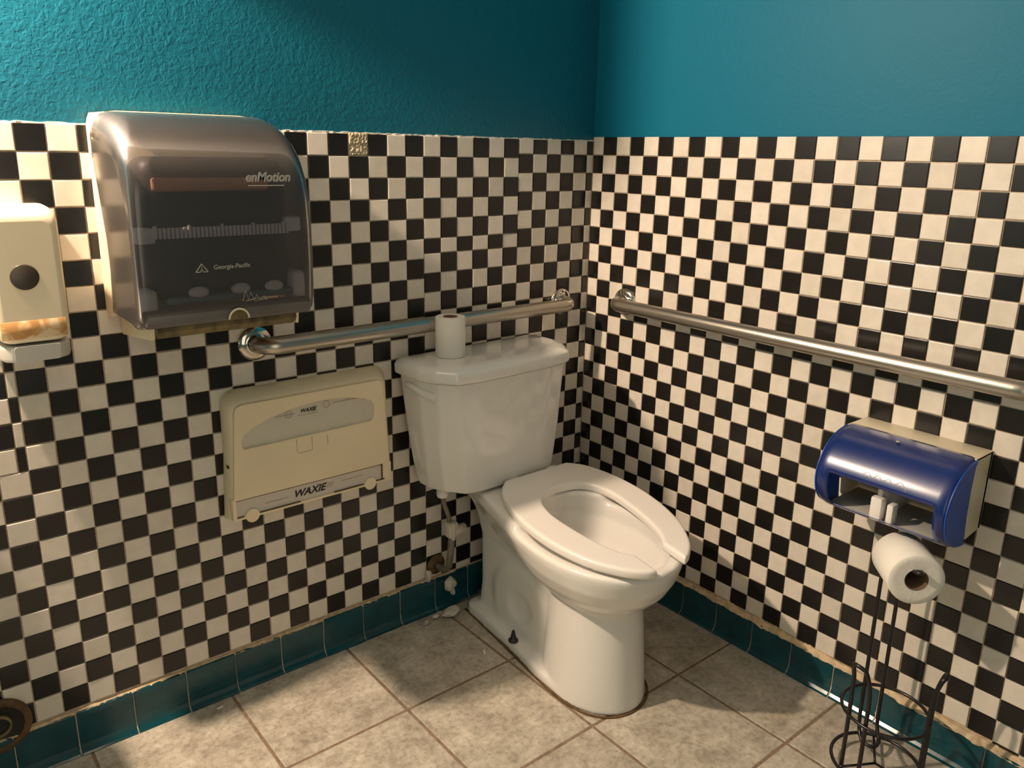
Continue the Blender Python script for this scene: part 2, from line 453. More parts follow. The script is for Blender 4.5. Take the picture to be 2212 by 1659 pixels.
struct(mbr.build('baseboard_right', [M['cove'], M['grout'], M['caulk']], autosmooth=40))

# floor
def floor():
    mb = MB(); mb.box(-2.62, .0, -2.42, .0, -.08, -.0012, 1)
    P = .3085; gx = [-.241-P*k for k in range(-1, 9)]; gy = [-.0135-P*k for k in range(0, 9)]; g = .0032
    for a, b in zip(gx[1:], gx[:-1]):
        for c, d in zip(gy[1:], gy[:-1]):
            x0, x1, y0, y1 = max(a, -2.6)+g, min(b, -.004)-g, max(c, -2.4)+g, d-g
            if x1-x0 < .03 or y1-y0 < .03: continue
            dz = random.uniform(-.0004, .0004)
            rings = [[(x0+i, y0+i, z), (x1-i, y0+i, z), (x1-i, y1-i, z), (x0+i, y1-i, z)] for i, z in ((0, -.004), (0, -.0016+dz), (.0008, -.0006+dz), (.0025, dz))]
            mb.loft(rings, cap0=False, smooth=False)
    return struct(mb.build('floor', [M['floor'], M['floorgrout']]))
floor()

# rest of the room (behind and beside the camera)
for nm, b, m in (('wall_front', (-2.74, .12, -2.54, -2.42, 0, 2.45), M['side']), ('wall_far_left', (-2.74, -2.62, -2.42, .12, 0, 2.45), M['side']), ('ceiling', (-2.74, .12, -2.54, .12, 2.45, 2.55), M['ceil'])):
    struct(MB().box(*b).build(nm, m))

# ------------------------------------------------------------------ toilet
toilet = thing('toilet', (-.43, -.35, 0), 'white two-piece floor-mounted toilet with open-front seat and no lid in the tiled corner', 'toilet')
SH, X0 = .062, -.395
def bowl_xf(V):
    W = V.copy(); W[:, 0] = X0-SH*V[:, 1]+V[:, 0]; W[:, 1] = -V[:, 1]; return W
def bowl():
    h = .0045; org = (-.22, .0, -.02)
    nx, ny, nz = int(.44/h), int(.80/h), int(.475/h)
    u, v, z = np.meshgrid(org[0]+h*np.arange(nx), org[1]+h*np.arange(ny), org[2]+h*np.arange(nz), indexing='ij')
    au = np.abs(u); lerp = lambda xs, ys, t: np.interp(t, xs, ys)
    # foot flange
    hw = lerp([.05, .30, .42, .52, .60, .66], [.098, .108, .120, .119, .095, .05], v)
    dv = smax(.062-v, np.hypot(np.maximum(0, v-.50)/.158, au/np.maximum(hw, .05))*.12-.12, .03)
    ff = smax(au-hw, .058-v, .03); ell = (np.hypot(au/.112, (v-.505)/.142)-1)*.12
    ff = np.maximum(ff, v-.505); ff = smin(ff, np.where(v > .44, ell, ell+.2), .004)
    foot = smax(ff, z-.028-.004*(v < .3), .012)
    # rear side body (recessed sides)
    bh = lerp([0, .03, .10, .25, .36], [.092, .076, .068, .070, .100], z)
    body = smax(smax(au-bh, .085-v, .03), v-.52, .02); body = smax(body, z-.38, .02)
    # front column: elliptical cone
    ra = lerp([0, .01, .12, .24, .32], [.119, .118, .111, .105, .105], z); rb = lerp([0, .01, .12, .24, .32], [.150, .149, .140, .128, .125], z)
    col = (np.hypot(au/ra, (v-.505)/rb)-1)*.115; col = smax(col, z-.33, .02)
    # bowl: egg getting smaller downwards
    zc = [.222, .234, .256, .281, .308, .342, .375, .40, .43]
    ba = lerp(zc, [.02, .065, .105, .132, .152, .168, .177, .180, .180], z)
    bf = lerp(zc, [.02, .085, .140, .178, .203, .222, .232, .236, .236], z)   # forward of centre
    bb = lerp(zc, [.02, .09, .150, .19, .22, .26, .30, .32, .32], z)          # behind centre
    cv = .49; vv = v-cv
    egg = np.power(np.power(au/ba, 2.15)+np.power(np.abs(vv)/np.where(vv > 0, bf, bb), 2.15), 1/2.15)-1
    egg = egg*.16; egg = smax(egg, z-.399, .010); egg = np.maximum(egg, .213-z)
    # shelf under the tank
    sw = lerp([0, .10, .22, .36], [.103, .114, .140, .165], v)-np.maximum(0, .385-z)*.62
    zb = lerp([.0, .06, .2, .40], [.375, .350, .295, .245], v)
    shelf = smax(smax(au-sw, .028-v, .02), v-.38, .02); shelf = smax(shelf, np.maximum(z-.4175, zb-z), .012)
    # trapway bulge on the sides
    tw = np.sqrt(((v-.29)/.085)**2+((z-.115)/.075)**2); tb = np.abs(tw-1)*.055-.022
    trap = np.sqrt(np.maximum(tb, 0)**2+0)-.0+(au-.084)*1.0; trap = smax(tb, au-.074, .014)
    F = smin(foot, body, .018); F = smin(F, trap, .020); F = smin(F, col, .002)
    F = smin(F, shelf, .015); F = smin(F, egg, .022)
    # cavity
    zi = [.19, .20, .225, .26, .31, .36, .395, .415]
    ca = lerp(zi, [.03, .055, .070, .090, .122, .144, .148, .148], z); cf = lerp(zi, [.04, .06, .09, .125, .165, .197, .206, .206], z); cb = lerp(zi, [.05, .09, .13, .155, .185, .20, .195, .19], z)
    cc = .485; w = v-cc; cav = (np.power(np.power(au/ca, 2.1)+np.power(np.abs(w)/np.where(w > 0, cf, cb), 2.1), 1/2.1)-1)*.12
    cav = np.maximum(cav, .192-z)
    F = smax(F, -cav, .010)
    F = np.maximum(F, -z)
    F[0] = F[-1] = 1; F[:, 0] = F[:, -1] = 1; F[:, :, 0] = F[:, :, -1] = 1
    return nets_obj('bowl', F, org, h, bowl_xf, M['porc'], toilet, 2)
bowl_o = bowl()
w = MB(); ring = [(X0-SH*(.47+.14*math.sin(a))+.085*math.cos(a), -(.47+.115*math.sin(a)), .238) for a in [2*PI*k/40 for k in range(40)]]
w.add(ring, [tuple(range(40))], 0, True); wt = w.build('water', M['water'], toilet)

SX0, SSH = -.336, .140
def seat():
    out = [(-.10, .205), (.10, .205), (.152, .25), (.183, .34), (.193, .43), (.184, .52), (.158, .61), (.118, .69), (.075, .728), (.042, .738)]
    # symmetric outline with slot, clockwise
    right = spline([(a, b, 0) for a, b in [(.11, .20), (.150, .245), (.180, .33), (.191, .43), (.182, .53), (.155, .62), (.112, .69), (.072, .725), (.046, .735)]], 6)
    inner = spline([(a, b, 0) for a, b in [(.046, .662), (.070, .628), (.088, .57), (.101, .49), (.104, .41), (.088, .35), (.055, .318), (0, .305)]], 6)
    rp = [(p.x, p.y) for p in right]+[(p.x, p.y) for p in inner]
    poly = rp+[(-x, y) for x, y in rp[::-1][1:]]
    h = .003; org = (-.21, .18, -.006); nx, ny, nz = int(.42/h), int(.58/h), int(.04/h)
    U, Vv = np.meshgrid(org[0]+h*np.arange(nx), org[1]+h*np.arange(ny), indexing='ij')
    d = poly_sd(U, Vv, poly); Z = org[2]+h*np.arange(nz)
    r = .007; th = .023
    D = d[:, :, None]+r; E = np.abs(Z-th/2)[None, None, :]-th/2+r
    F = np.minimum(np.maximum(D, E), 0)+np.sqrt(np.maximum(D, 0)**2+np.maximum(E, 0)**2)-r
    def xf(V):
        W = V.copy(); v = V[:, 1]; W[:, 0] = SX0-SSH*v+V[:, 0]; W[:, 1] = -v
        W[:, 2] = V[:, 2]+.4225-.019*(v-.2)/.53; return W
    s = nets_obj('seat', F, org, h, xf, M['seat'], toilet, 1)
    # hinge posts at the back
    for u in (-.07, .07):
        m = MB(); cx = SX0-SSH*.20+u
        m.box(cx-.018, cx+.018, -.215, -.178, .412, .4375, bev=.006); m.build('hinge_post', M['seat'], toilet)
seat()

def outline(a, D, back=-.016):
    p = [(-a+.012, back), (-a, back-.012), (-a, -(D-.095)), (-a+.018, -(D-.05)), (-a+.052, -(D-.006)), (-a*.5, -(D+.004)), (0, -(D+.006)),
         (a*.5, -(D+.004)), (a-.052, -(D-.006)), (a-.018, -(D-.05)), (a, -(D-.095)), (a, back-.012), (a-.012, back)]
    return chaikin(p, 2, True, .07)
def tank_ring(a, D, z, cx=-.452, ang=math.radians(2.0), back=-.016):
    c, s = math.cos(ang), math.sin(ang)
    return [Vector((cx+x*c-(y+.1)*s, -.1+x*s+(y+.1)*c-.002, z)) for x, y in outline(a, D, back)]
tk = MB()
tk.loft([tank_ring(a, D, z, cx, back=bk) for a, D, z, cx, bk in ((.170, .155, .4225, -.435, -.04), (.196, .174, .4240, -.436, -.035), (.203, .180, .430, -.437, -.028), (.208, .184, .455, -.440, -.022), (.2195, .195, .56, -.447, -.02), (.226, .201, .65, -.452, -.018), (.232, .207, .733, -.456, -.018), (.226, .201, .737, -.456, -.022))])
tk.build('tank', M['porc'], toilet, autosmooth=32)
ld = MB()
ld.loft([tank_ring(a, D, z, -.458, back=bk) for a, D, z, bk in ((.232, .207, .7375, -.016), (.240, .216, .7385, -.012), (.2425, .219, .743, -.010), (.243, .2195, .762, -.010), (.2405, .2165, .7685, -.012), (.232, .207, .7745, -.018), (.222, .196, .777, -.026), (.195, .178, .7782, -.044))])
ld.build('tank_lid', M['porc'], toilet, autosmooth=38)
# trip lever on the left end of the tank
lv = MB(); c, s = math.cos(math.radians(2)), math.sin(math.radians(2))
def tp(x, y, z): return Vector((-.454+x*c-(y+.1)*s, -.1+x*s+(y+.1)*c, z))
pts = spline([tp(-.231, -.050, .714), tp(-.2335, -.068, .714), tp(-.2335, -.095, .711), tp(-.228, -.122, .704), tp(-.219, -.143, .699), tp(-.215, -.152, .697)], 6)
rings = []
for i, p in enumerate(pts):
    t = i/(len(pts)-1); hh = .0065+.0065*t; d = .004; tn = (pts[min(i+1, len(pts)-1)]-pts[max(0, i-1)]).normalized(); nn = tn.cross(Vector((0, 0, 1))).normalized()
    if i in (0, len(pts)-1): hh *= .6; d *= .5
    rings.append([p+nn*d*math.cos(a)+Vector((0, 0, 1))*hh*math.sin(a) for a in [2*PI*k/12 for k in range(12)]])
lv.loft(rings); lv.build('flush_lever', M['porc'], toilet)
bolt = MB(); bx_, by_ = -.513, -.296
bolt.lathe([(.0001, .030), (.013, .030), (.0135, .033), (.011, .036), (.007, .038), (.007, .046), (.0055, .048), (.0045, .058), (.002, .062), (.0001, .0625)], 20, Matrix.Translation((bx_, by_, 0)))
bo = bolt.build('floor_bolt', M['dark'], toilet); bo['label'] = 'uncapped black floor bolt'
# sealing bead where the foot meets the floor
rings = []
fo = [( -.098, .06), (-.104, .2), (-.112, .33), (-.120, .45), (-.119, .52), (-.108, .58), (-.085, .62), (-.045, .648), (0, .657), (.045, .648), (.085, .62), (.108, .58), (.119, .52), (.120, .45), (.112, .33), (.104, .2), (.098, .06)]
pts = spline([(X0-SH*v+u, -v, .001) for u, v in fo], 6)
MB().tube([(p.x, p.y, .0012) for p in pts], .0034, 8).build('sealant_bead', M['rust'], toilet)

# spare roll standing on the tank lid
def roll(name, label, c, axis, R, r, L, group=None, flap=None):
    t = thing(name, c, label, 'toilet roll', group)
    q = Vector((0, 0, 1)).rotation_difference(Vector(axis).normalized()).to_matrix().to_4x4(); mw = Matrix.Translation(c) @ q
    m = MB(); m.lathe([(r, 0), (R-.002, 0), (R, .002), (R, L-.002), (R-.002, L), (R*.75, L-.0006), (r, L-.0004)], 64, mw)
    if flap: m.add([mw @ Vector(p) for p in flap], [(0, 1, 2, 3), (4, 5, 6, 7)][:len(flap)//4], 0, True)
    m.build('paper', M['paper'], t)
    k = MB(); k.lathe([(r-.0014, .0005), (r, 0), (r, L), (r-.0014, L-.0003), (r-.0014, .0005)], 40, mw); k.build('cardboard_core', M['card'], t)
    return t
r1 = roll('toilet_roll', 'slim toilet paper roll standing upright on the toilet tank lid', (-.578, -.098, .7785), (0, 0, 1), .0375, .0185, .102)
tail = MB(); a0 = -.5
pp = [(-.578+.0385*math.cos(t), -.098+.0385*math.sin(t)) for t in [a0+.12*i for i in range(6)]]+[(-.578+.047, -.098+.004)]
pp = [(-.578+.0383*math.cos(t), -.098+.0383*math.sin(t)) for t in [-1.2+.15*i for i in range(7)]]+[(-.5375, -.104), (-.5365, -.098)]
tail.loft([[(x, y, .7795) for x, y in pp], [(x, y, .8795) for x, y in pp]], closed=False, cap0=False, cap1=False)
to = tail.build('loose_sheet', M['paper'], r1, fixn=False); sd = to.modifiers.new('s', 'SOLIDIFY'); sd.thickness = .0006

# ------------------------------------------------------------------ water supply behind the toilet
sp = thing('supply_line', (-.56, -.05, .18), 'old water supply pipe with shut-off valve on the wall left of the toilet foot', 'pipe')
m = MB(); m.tube(spline([(-.592, -.082, .400), (-.588, -.082, .37), (-.574, -.082, .33), (-.566, -.08, .30)], 5), .0065, 12); m.build('hose', M['hose'], sp)
m = MB(); m.lathe([(.0001, .388), (.015, .388), (.017, .392), (.017, .408), (.013, .412), (.012, .424), (.0001, .424)], 8, Matrix.Translation((-.592, -.083, 0))); m.build('coupling_nut', M['seat'], sp)
m = MB(); m.box(-.579, -.548, -.098, -.066, .262, .306, bev=.006); m.lathe([(.0001, -.02), (.013, -.02), (.014, -.016), (.014, .02), (.0001, .02)], 10, Matrix.Translation((-.543, -.088, .279)) @ Matrix.Rotation(PI/2, 4, 'Y'))
m.box(-.572, -.562, -.103, -.09, .258, .308, bev=.003); m.build('shut_off_valve', M['crumb'], sp)
m = MB(); m.tube([(-.560, -.08, .268), (-.561, -.078, .22), (-.562, -.07, .165), (-.562, -.05, .145), (-.562, -.02, .142), (-.562, .002, .142)], .0095, 14); m.build('riser_pipe', M['hose'], sp)
m = MB(); m.lathe([(.011, .0), (.026, .001), (.030, .004), (.028, .008), (.011, .012)], 24, Matrix.Translation((-.562, -.001, .142)) @ Matrix.Rotation(PI/2, 4, 'X')); m.build('escutcheon', M['rust'], sp)

def chunk(p, s, label, rz=0, name='plaster_chunk'):
    bm = bmesh.new(); bmesh.ops.create_icosphere(bm, subdivisions=2, radius=1)
    rr = random.Random(int(p[0]*1e4)+int(s[0]*1e5))
    R = Matrix.Rotation(rz, 3, 'Z')
    for v in bm.verts:
        k = rr.uniform(.72, 1.1); q = R @ Vector((v.co.x*s[0]*k, v.co.y*s[1]*k, v.co.z*s[2]*k)); v.co = Vector(p)+q
        v.co.z = max(v.co.z, p[2]-s[2]*.8)
    me = bpy.data.meshes.new(name); bm.to_mesh(me); bm.free(); me.materials.append(M['crumb'])
    return tag(link(name, me), label, 'debris', 'broken plaster around the supply pipe')
chunk((-.548, -.060, .013), (.034, .022, .013), 'largest flat piece of broken plaster on the floor beside the toilet foot', .3)
chunk((-.535, -.040, .0866), (.022, .014, .024), 'lump of broken plaster stuck to the baseboard below the supply pipe', .2)
chunk((-.520, -.030, .052), (.008, .010, .012), 'small crumb of plaster stuck on the baseboard between two bigger lumps')
chunk((-.592, -.012, .118), (.010, .010, .022), 'upright chip of plaster on the wall left of the supply pipe')
chunk((-.628, -.055, .0055), (.014, .006, .0055), 'thin sliver of plaster on the floor left of the largest piece', .7)
chunk((-.590, -.045, .0058), (.013, .008, .006), 'rounded tan plaster piece between the sliver and the largest piece', .1)
s1 = MB(); s1.add([(-.012, -.003, 0), (.012, -.002, .0), (.011, .003, .002), (-.011, .004, .003)], [(0, 1, 2, 3)], 0, False)
def scrap(p, rz, sc, label):
    m = MB(); R = Matrix.Translation(p) @ Matrix.Rotation(rz, 4, 'Z')
    top = [(-.010*sc, -.0025*sc), (-.002*sc, -.0035*sc), (.010*sc, -.002*sc), (.009*sc, .003*sc), (0, .0025*sc), (-.009*sc, .0035*sc)]
    m.loft([[R @ Vector((x, y, z)) for x, y in top] for z in (0, .0012)], smooth=False)
    return tag(m.build('paper_scrap', M['paper']), label, 'debris')
scrap((-.578, -.256, .0006), 1.0, .9, 'tiny white paper scrap on the shaded floor beside the toilet foot')
scrap((-1.205, -.048, .0006), .2, .8, 'tiny white scrap on the floor near the left baseboard')

# ------------------------------------------------------------------ grab bars
def grab_bar(label, wall, a, b, z, off=.057, R=.019):
    """wall 'l': along x on y=0, wall 'r': along y on x=0"""
    if wall == 'l': P = lambda s, d, zz: Vector((s, -d, zz))
    else: P = lambda s, d, zz: Vector((-d, s, zz))
    t = thing('grab_bar', P((a+b)/2, 0, z), label, 'grab bar', 'steel grab bars')
    sg = 1 if b > a else -1; pts = [P(a, .004, z), P(a, .018, z)]
    cr = off-.02
    for k in range(9):
        th = PI/2*k/8; pts.append(P(a+sg*cr*(1-math.cos(th)), .02+cr*math.sin(th), z))
    for k in range(9):
        th = PI/2*(1-k/8); pts.append(P(b-sg*cr*(1-math.cos(th)), .02+cr*math.sin(th), z))
    pts += [P(b, .018, z), P(b, .004, z)]
    MB().tube(pts, R, 28).build('bar', M['steel'], t)
    for s in (a, b):
        mw = Matrix.Translation(P(s, 0, z)) @ (Matrix.Rotation(PI/2, 4, 'X') if wall == 'l' else Matrix.Rotation(-PI/2, 4, 'Y'))
        MB().lathe([(.0395, .0003), (.0400, .002), (.0385, .006), (.034, .0095), (.025, .0115), (.0205, .012), (.0198, .013)], 44, mw).build('flange', M['chrome'], t)
    return t
grab_bar('satin steel grab bar on the left wall, running behind the toilet tank', 'l', -1.047, -.112, .856)
grab_bar('satin steel grab bar on the right wall, above the blue paper dispenser', 'r', -.158, -1.235, .868)

# ------------------------------------------------------------------ paper towel dispenser
td = thing('towel_dispenser', (-1.17, 0, .93), 'large paper towel dispenser with smoky see-through cover on the left wall', 'towel dispenser')
TX0, TX1 = -1.342, -1.004
PR = [(.0, 1.342), (.045, 1.341), (.095, 1.333), (.14, 1.318), (.180, 1.297), (.208, 1.270), (.226, 1.235), (.234, 1.19), (.236, 1.13), (.236, 1.06), (.233, .99), (.228, .972), (.218, .962), (.200, .957)]
def td_ring(x, dx, R=.034, ext=0., yb=0.):
    topdrop = 0
    if dx < R: topdrop = R-math.sqrt(max(0, R*R-(R-dx)**2))
    ins = .014*(1-math.sqrt(max(0, 1-(1-min(1, dx/.014))**2)))
    out = []
    for d, z in PR:
        k = (z-.957)/(1.342-.957)
        zz = z-topdrop*max(0, (k-.35)/.65)-(ins*.7 if k > .6 else -ins*.7)
        dd = max(yb, d-ins*1.1*(1 if d > .03 else 0)-topdrop*.45*max(0, (k-.5))*2*(d > .05))
        out.append(Vector((x, -dd-ext, zz)))
    return out
def td_shell(dmin, dmax, mb, mi=0, bottom=True):
    xs = [0, .0015, .004, .008, .014, .022, .032, .044, .056]
    W = TX1-TX0; seq = [(TX0+d, d) for d in xs]+[(TX1-d, d) for d in xs[::-1]]
    rings = []
    for x, dx in seq:
        r = td_ring(x, dx)
        r = [Vector((p.x, max(-dmax, min(-dmin, p.y)), p.z)) for p in r]
        rings.append(r)
    return rings
# cream back shell: wedge strip hugging the wall
def shell_profile(t):
    return [(.0, 1.342), (.018, 1.342), (.023, 1.325), (.019, 1.28), (.023, 1.23), (.042, 1.17), (.060, 1.11), (.066, 1.05), (.055, .99), (.040, .957), (.0, .950)]
bs = MB(); rings = []
for x, dx in [(TX0-.001, .0), (TX0+.002, .004), (TX0+.006, .014), (TX0+.05, .06), (TX1-.05, .06), (TX1-.006, .014), (TX1-.002, .004), (TX1+.001, 0)]:
    td_ = (.034-math.sqrt(max(0, .034**2-(.034-min(dx, .034))**2)))*.8
    rings.append([Vector((x, -d, z-(td_ if z > 1.27 else 0)+.0015*(z > 1.27))) for d, z in shell_profile(0)])
bs.loft(rings); bs.build('back_shell', M['beige'], td, autosmooth=50)
# clear cover
cv = MB(); rr = []
for x, dx in [(TX0+d, d) for d in (.0, .0015, .004, .008, .014, .022, .032, .044, .056)]+[(TX1-d, d) for d in (.056, .044, .032, .022, .014, .008, .004, .0015, .0)]:
    r = td_ring(x, dx)
    rr.append(r)
cv.loft(rr, closed=False, cap0=False, cap1=False)
# flat side cheeks down to the shell edge
for r in (rr[0], rr[-1]):
    cx = r[0].x; back = [Vector((cx, -d, z)) for d, z in [(.020, 1.33), (.019, 1.28), (.023, 1.23), (.042, 1.17), (.060, 1.11), (.066, 1.05), (.055, .99), (.045, .962)]]
    n = len(r); poly = r+back[::-1]
    # triangulated strip between the outer edge and the shell edge
    ups = [Vector((cx, 0, 0))]
    A = [p for p in r if -p.y > .03]; K = len(A); B = []
    for i, p in enumerate(A):
        zz = p.z; xs_ = [b.z for b in back[::-1]]; ys_ = [-b.y for b in back[::-1]]
        B.append(Vector((cx, -float(np.interp(zz, xs_, ys_)), zz)))
    cv.add(A+B, [(i, i+1, K+i+1, K+i) for i in range(K-1)], 0, False)
co = cv.build('cover', M['smoke'], td, autosmooth=50); sd = co.modifiers.new('s', 'SOLIDIFY'); sd.thickness = .0022; sd.offset = -1
# works seen through the cover
MB().box(TX0+.03, TX1-.03, -.198, -.09, 1.00, 1.262, bev=.03, seg=3).build('inner_housing', M['chassis'], td, autosmooth=50)
m = MB(); m.box(TX0+.05, TX1-.075, -.206, -.192, 1.202, 1.226, bev=.005); m.build('paper_roll_edge', M['copper'], td)
m = MB(); m.box(TX0+.034, TX1-.034, -.208, -.19, 1.124, 1.138, bev=.003)
n = 34
for i in range(n):
    x = TX0+.046+(TX1-TX0-.092)*i/(n-1); hgt = .004 if i % 8 else .010
    m.box(x-.0025, x+.0025, -.2165, -.207, 1.120, 1.137+hgt*.6, bev=.001)
m.build('feed_roller', M['roller'], td, autosmooth=40)
MB().box(TX0+.012, TX0+.046, -.214, -.175, 1.112, 1.139, bev=.004).build('roller_bracket', M['roller'], td)
MB().box(TX1-.046, TX1-.012, -.205, -.175, 1.122, 1.150, bev=.004).build('roller_bracket', M['roller'], td)
m = MB(); m.box(TX0+.055, TX1-.03, -.212, -.19, .998, 1.012, bev=.004); m.build('drive_rail', M['bluegrey'], td)
for x in (TX0+.115, TX0+.195, TX0+.262): MB().sphere((x, -.207, 1.018), .014, n=8, sc=(1.4, .5, .8)).build('drive_knob', M['roller'], td)
MB().box(TX0+.012, TX0+.040, -.218, -.17, .975, 1.03, bev=.008).build('latch_tab', M['roller'], td); MB().box(TX1-.040, TX1-.012, -.218, -.17, .985, 1.045, bev=.01).build('latch_tab', M['roller'], td)
m = MB(); m.box(TX0+.01, TX1-.01, -.2315, -.205, .962, .994, bev=.006); m.build('lower_rail', M['rail'], td)
# bottom tray with stained underside
m = MB(); rg = []
for x in (TX0+.03, TX0+.034, TX1-.045, TX1-.035): 
    k = .004 if x in (TX0+.03, TX1-.035) else 0
    rg.append([Vector((x, -.01, .955)), Vector((x, -.215+k, .962)), Vector((x, -.218+k, .952)), Vector((x, -.212+k, .940+k)), Vector((x, -.12, .925+k)), Vector((x, -.01, .915+k))])
m.loft(rg); m.build('tray', M['dirty'], td, autosmooth=40)
m = MB(); rg = []
for x in (TX0+.022, TX0+.0295):
    rg.append([Vector((x, -.01, .957)), Vector((x, -.212, .962)), Vector((x, -.208, .938)), Vector((x, -.01, .913))])
m.loft(rg, smooth=False); m.build('tray_side', M['beige'], td); m = MB()
rg = [[Vector((TX1-.035+d, p.y, p.z)) for p in rg[0]] for d in (.0005, .006)]
m.loft(rg, smooth=False); m.build('tray_side', M['beige'], td)
# sensor eye and arch
m = MB(); arc = [(-1.165+.019*math.cos(t), -.2375, .966+.019*math.sin(t)) for t in [PI*k/14 for k in range(15)]]
m.tube(arc, .002, 8); m.build('sensor_ring', M['beige2'], td)
m = MB(); m.add([(-1.165, -.2362, .966)]+[(p[0]*1+0, -.2362, p[2]) for p in arc], [(0, i+1, i+2) for i in range(14)], 0, False); m.add([(-1.165, -.2355, .966)]+[(p[0], -.2355, p[2]) for p in arc], [(0, i+2, i+1) for i in range(14)], 0, False)
m.build('sensor_eye', M['dirty'], td, fixn=False)
m = MB(); arc = [(-1.103+.018*math.cos(t), -.2365, .962+.017*math.sin(t)) for t in [PI*k/14 for k in range(2, 13)]]
m.tube(arc, .0012, 8); m.build('indicator_rim', M['dirty'], td)
FR = Matrix.Rotation(PI/2, 4, 'X').to_quaternion()
text('enMotion', .024, (-1.092, -.2360, 1.2275), FR, M['print'], td, shear=.25, bold=.0006, sx=.93)
m = MB()
x = -1.13
while x < -1.062: 
    w_ = random.uniform(.0015, .004); m.box(x, x+w_, -.2372, -.2362, 1.2118, 1.2133); x += w_+.0009
m.build('small_print', M['print'], td)
text('Georgia-Pacific', .0115, (-1.172, -.2375, 1.0665), FR, M['print'], td, shear=.1, bold=.0001)
m = MB()
def stroke(mb, pts, r): mb.tube(pts, r, 6)
tx, tz = -1.228, 1.066
stroke(m, [(tx-.011, -.2375, tz-.006), (tx, -.2375, tz+.0085), (tx+.011, -.2375, tz-.006)], .0012); stroke(m, [(tx-.011, -.2375, tz-.006), (tx-.003, -.2375, tz-.006), (tx, -.2375, tz-.001), (tx+.003, -.2375, tz-.006), (tx+.011, -.2375, tz-.006)], .0011); stroke(m, [(tx, -.2375, tz+.004), (tx, -.2375, tz-.001)], .0007)
m.build('triangle_logo', M['print'], td)
m = MB()
pts = [(-1.156, 1.003), (-1.149, 1.022), (-1.144, 1.004), (-1.140, 1.019), (-1.133, 1.002), (-1.128, 1.013), (-1.123, 1.002), (-1.114, 1.009), (-1.108, 1.001)]
stroke(m, [(x+.0, -.2368, z-.004) for x, z in pts], .0008); stroke(m, [(-1.150, -.2368, .998), (-1.122, -.2368, 1.003), (-1.134, -.2368, .997), (-1.110, -.2368, .999)], .0007)
m.build('scratch_mark', M['print'], td)

# ------------------------------------------------------------------ soap dispenser
sd_ = thing('soap_dispenser', (-1.49, 0, .91), 'ivory wall soap dispenser with round dark window and peeling stained label', 'soap dispenser')
def rr_ring(cx, hw, y, z0, z1, r, n=5):
    p = []
    for (sx, sz, a0) in ((1, 1, 0), (-1, 1, PI/2), (-1, -1, PI), (1, -1, 1.5*PI)):
        for k in range(n+1):
            a = a0+PI/2*k/n; p.append(Vector((cx+sx*(hw-r)+r*math.cos(a), y, (z1-r if sz > 0 else z0+r)+r*math.sin(a))))
    return p
m = MB()
m.loft([rr_ring(-1.485, w_, y, z0, z1, r_) for y, w_, z0, z1, r_ in ((.0, .060, .935, 1.172, .02), (-.02, .0615, .933, 1.176, .022), (-.06, .0605, .933, 1.176, .024), (-.085, .059, .934, 1.172, .024), (-.096, .0565, .936, 1.166, .023), (-.1015, .052, .939, 1.158, .02), (-.103, .045, .944, 1.15, .015))])
m.build('housing', M['soap'], sd_, autosmooth=50)
m = MB(); m.loft([rr_ring(-1.485, w_, y, .903, .9315, r_) for y, w_, r_ in ((0, .058, .004), (-.07, .0585, .006), (-.092, .053, .006), (-.105, .036, .006))]); m.build('push_bar', M['greyplastic'], sd_, autosmooth=50)
m = MB(); m.lathe([(.0001, .0005), (.0205, .0005), (.0225, .0), (.0228, -.001)], 36, Matrix.Translation((-1.490, -.1036, 1.054)) @ Matrix.Rotation(PI/2, 4, 'X')); m.build('sight_window', M['brown'], sd_)
m = MB(); m.box(-1.537, -1.434, -.1044, -.1032, .945, .977, bev=.0004, seg=1); m.build('stained_label', M['stain'], sd_)

# ------------------------------------------------------------------ seat cover dispenser
sc = thing('seat_cover_dispenser', (-.93, 0, .455), 'cream toilet seat cover dispenser with paper showing in an arched window', 'seat cover dispenser')
def sc_ring(y, xl, xr, zb, zt, r):
    p = []; n = 5
    for cx, cz, a0 in ((xr-r, zt-r, 0), (xl+r, zt-r, PI/2)):
        for k in range(n+1): a = a0+PI/2*k/n; p.append(Vector((cx+r*math.cos(a), y, cz+r*math.sin(a))))
    p += [Vector((xl, y, (zb+zt)/2)), Vector((xl-.008, y, zb)), Vector((xr+.012, y, zb)), Vector((xr+.004, y, (zb+zt)/2))]
    return p
m = MB()
m.loft([sc_ring(y, a, b, c_, d_, r_) for y, a, b, c_, d_, r_ in ((0, -1.136, -.722, .455, .757, .03), (-.012, -1.139, -.722, .458, .757, .032), (-.030, -1.137, -.730, .463, .751, .032), (-.044, -1.133, -.738, .468, .742, .03), (-.048, -1.128, -.743, .471, .737, .028))])
m.build('body', M['beige'], sc, autosmooth=45)
mw = Matrix.Translation((0, -.0515, 0)) @ Matrix.Rotation(PI/2, 4, 'X')
outer = chaikin([(-1.137, .512), (-1.128, .62), (-1.121, .725), (-1.112, .734), (-.762, .734), (-.752, .725), (-.742, .62), (-.735, .512)], 1, True, .12)
outer = [(-1.138, .512), (-1.131, .62), (-1.124, .718), (-1.119, .730), (-1.106, .7345), (-.764, .7345), (-.754, .730), (-.750, .718), (-.743, .62), (-.736, .512)]
win = [(-1.106, .630), (-1.111, .636), (-1.111, .652), (-1.106, .662), (-1.085, .676), (-1.04, .692), (-.99, .7035), (-.94, .709), (-.89, .709), (-.84, .703), (-.80, .693), (-.783, .684), (-.777, .672), (-.776, .648), (-.782, .635), (-.79, .6325)]
plate(outer, [win[::-1]], .008, 'front_panel', M['beige'], sc, mw, .0022)
m = MB(); vs = []; fs = []; NX, NZ = 50, 14
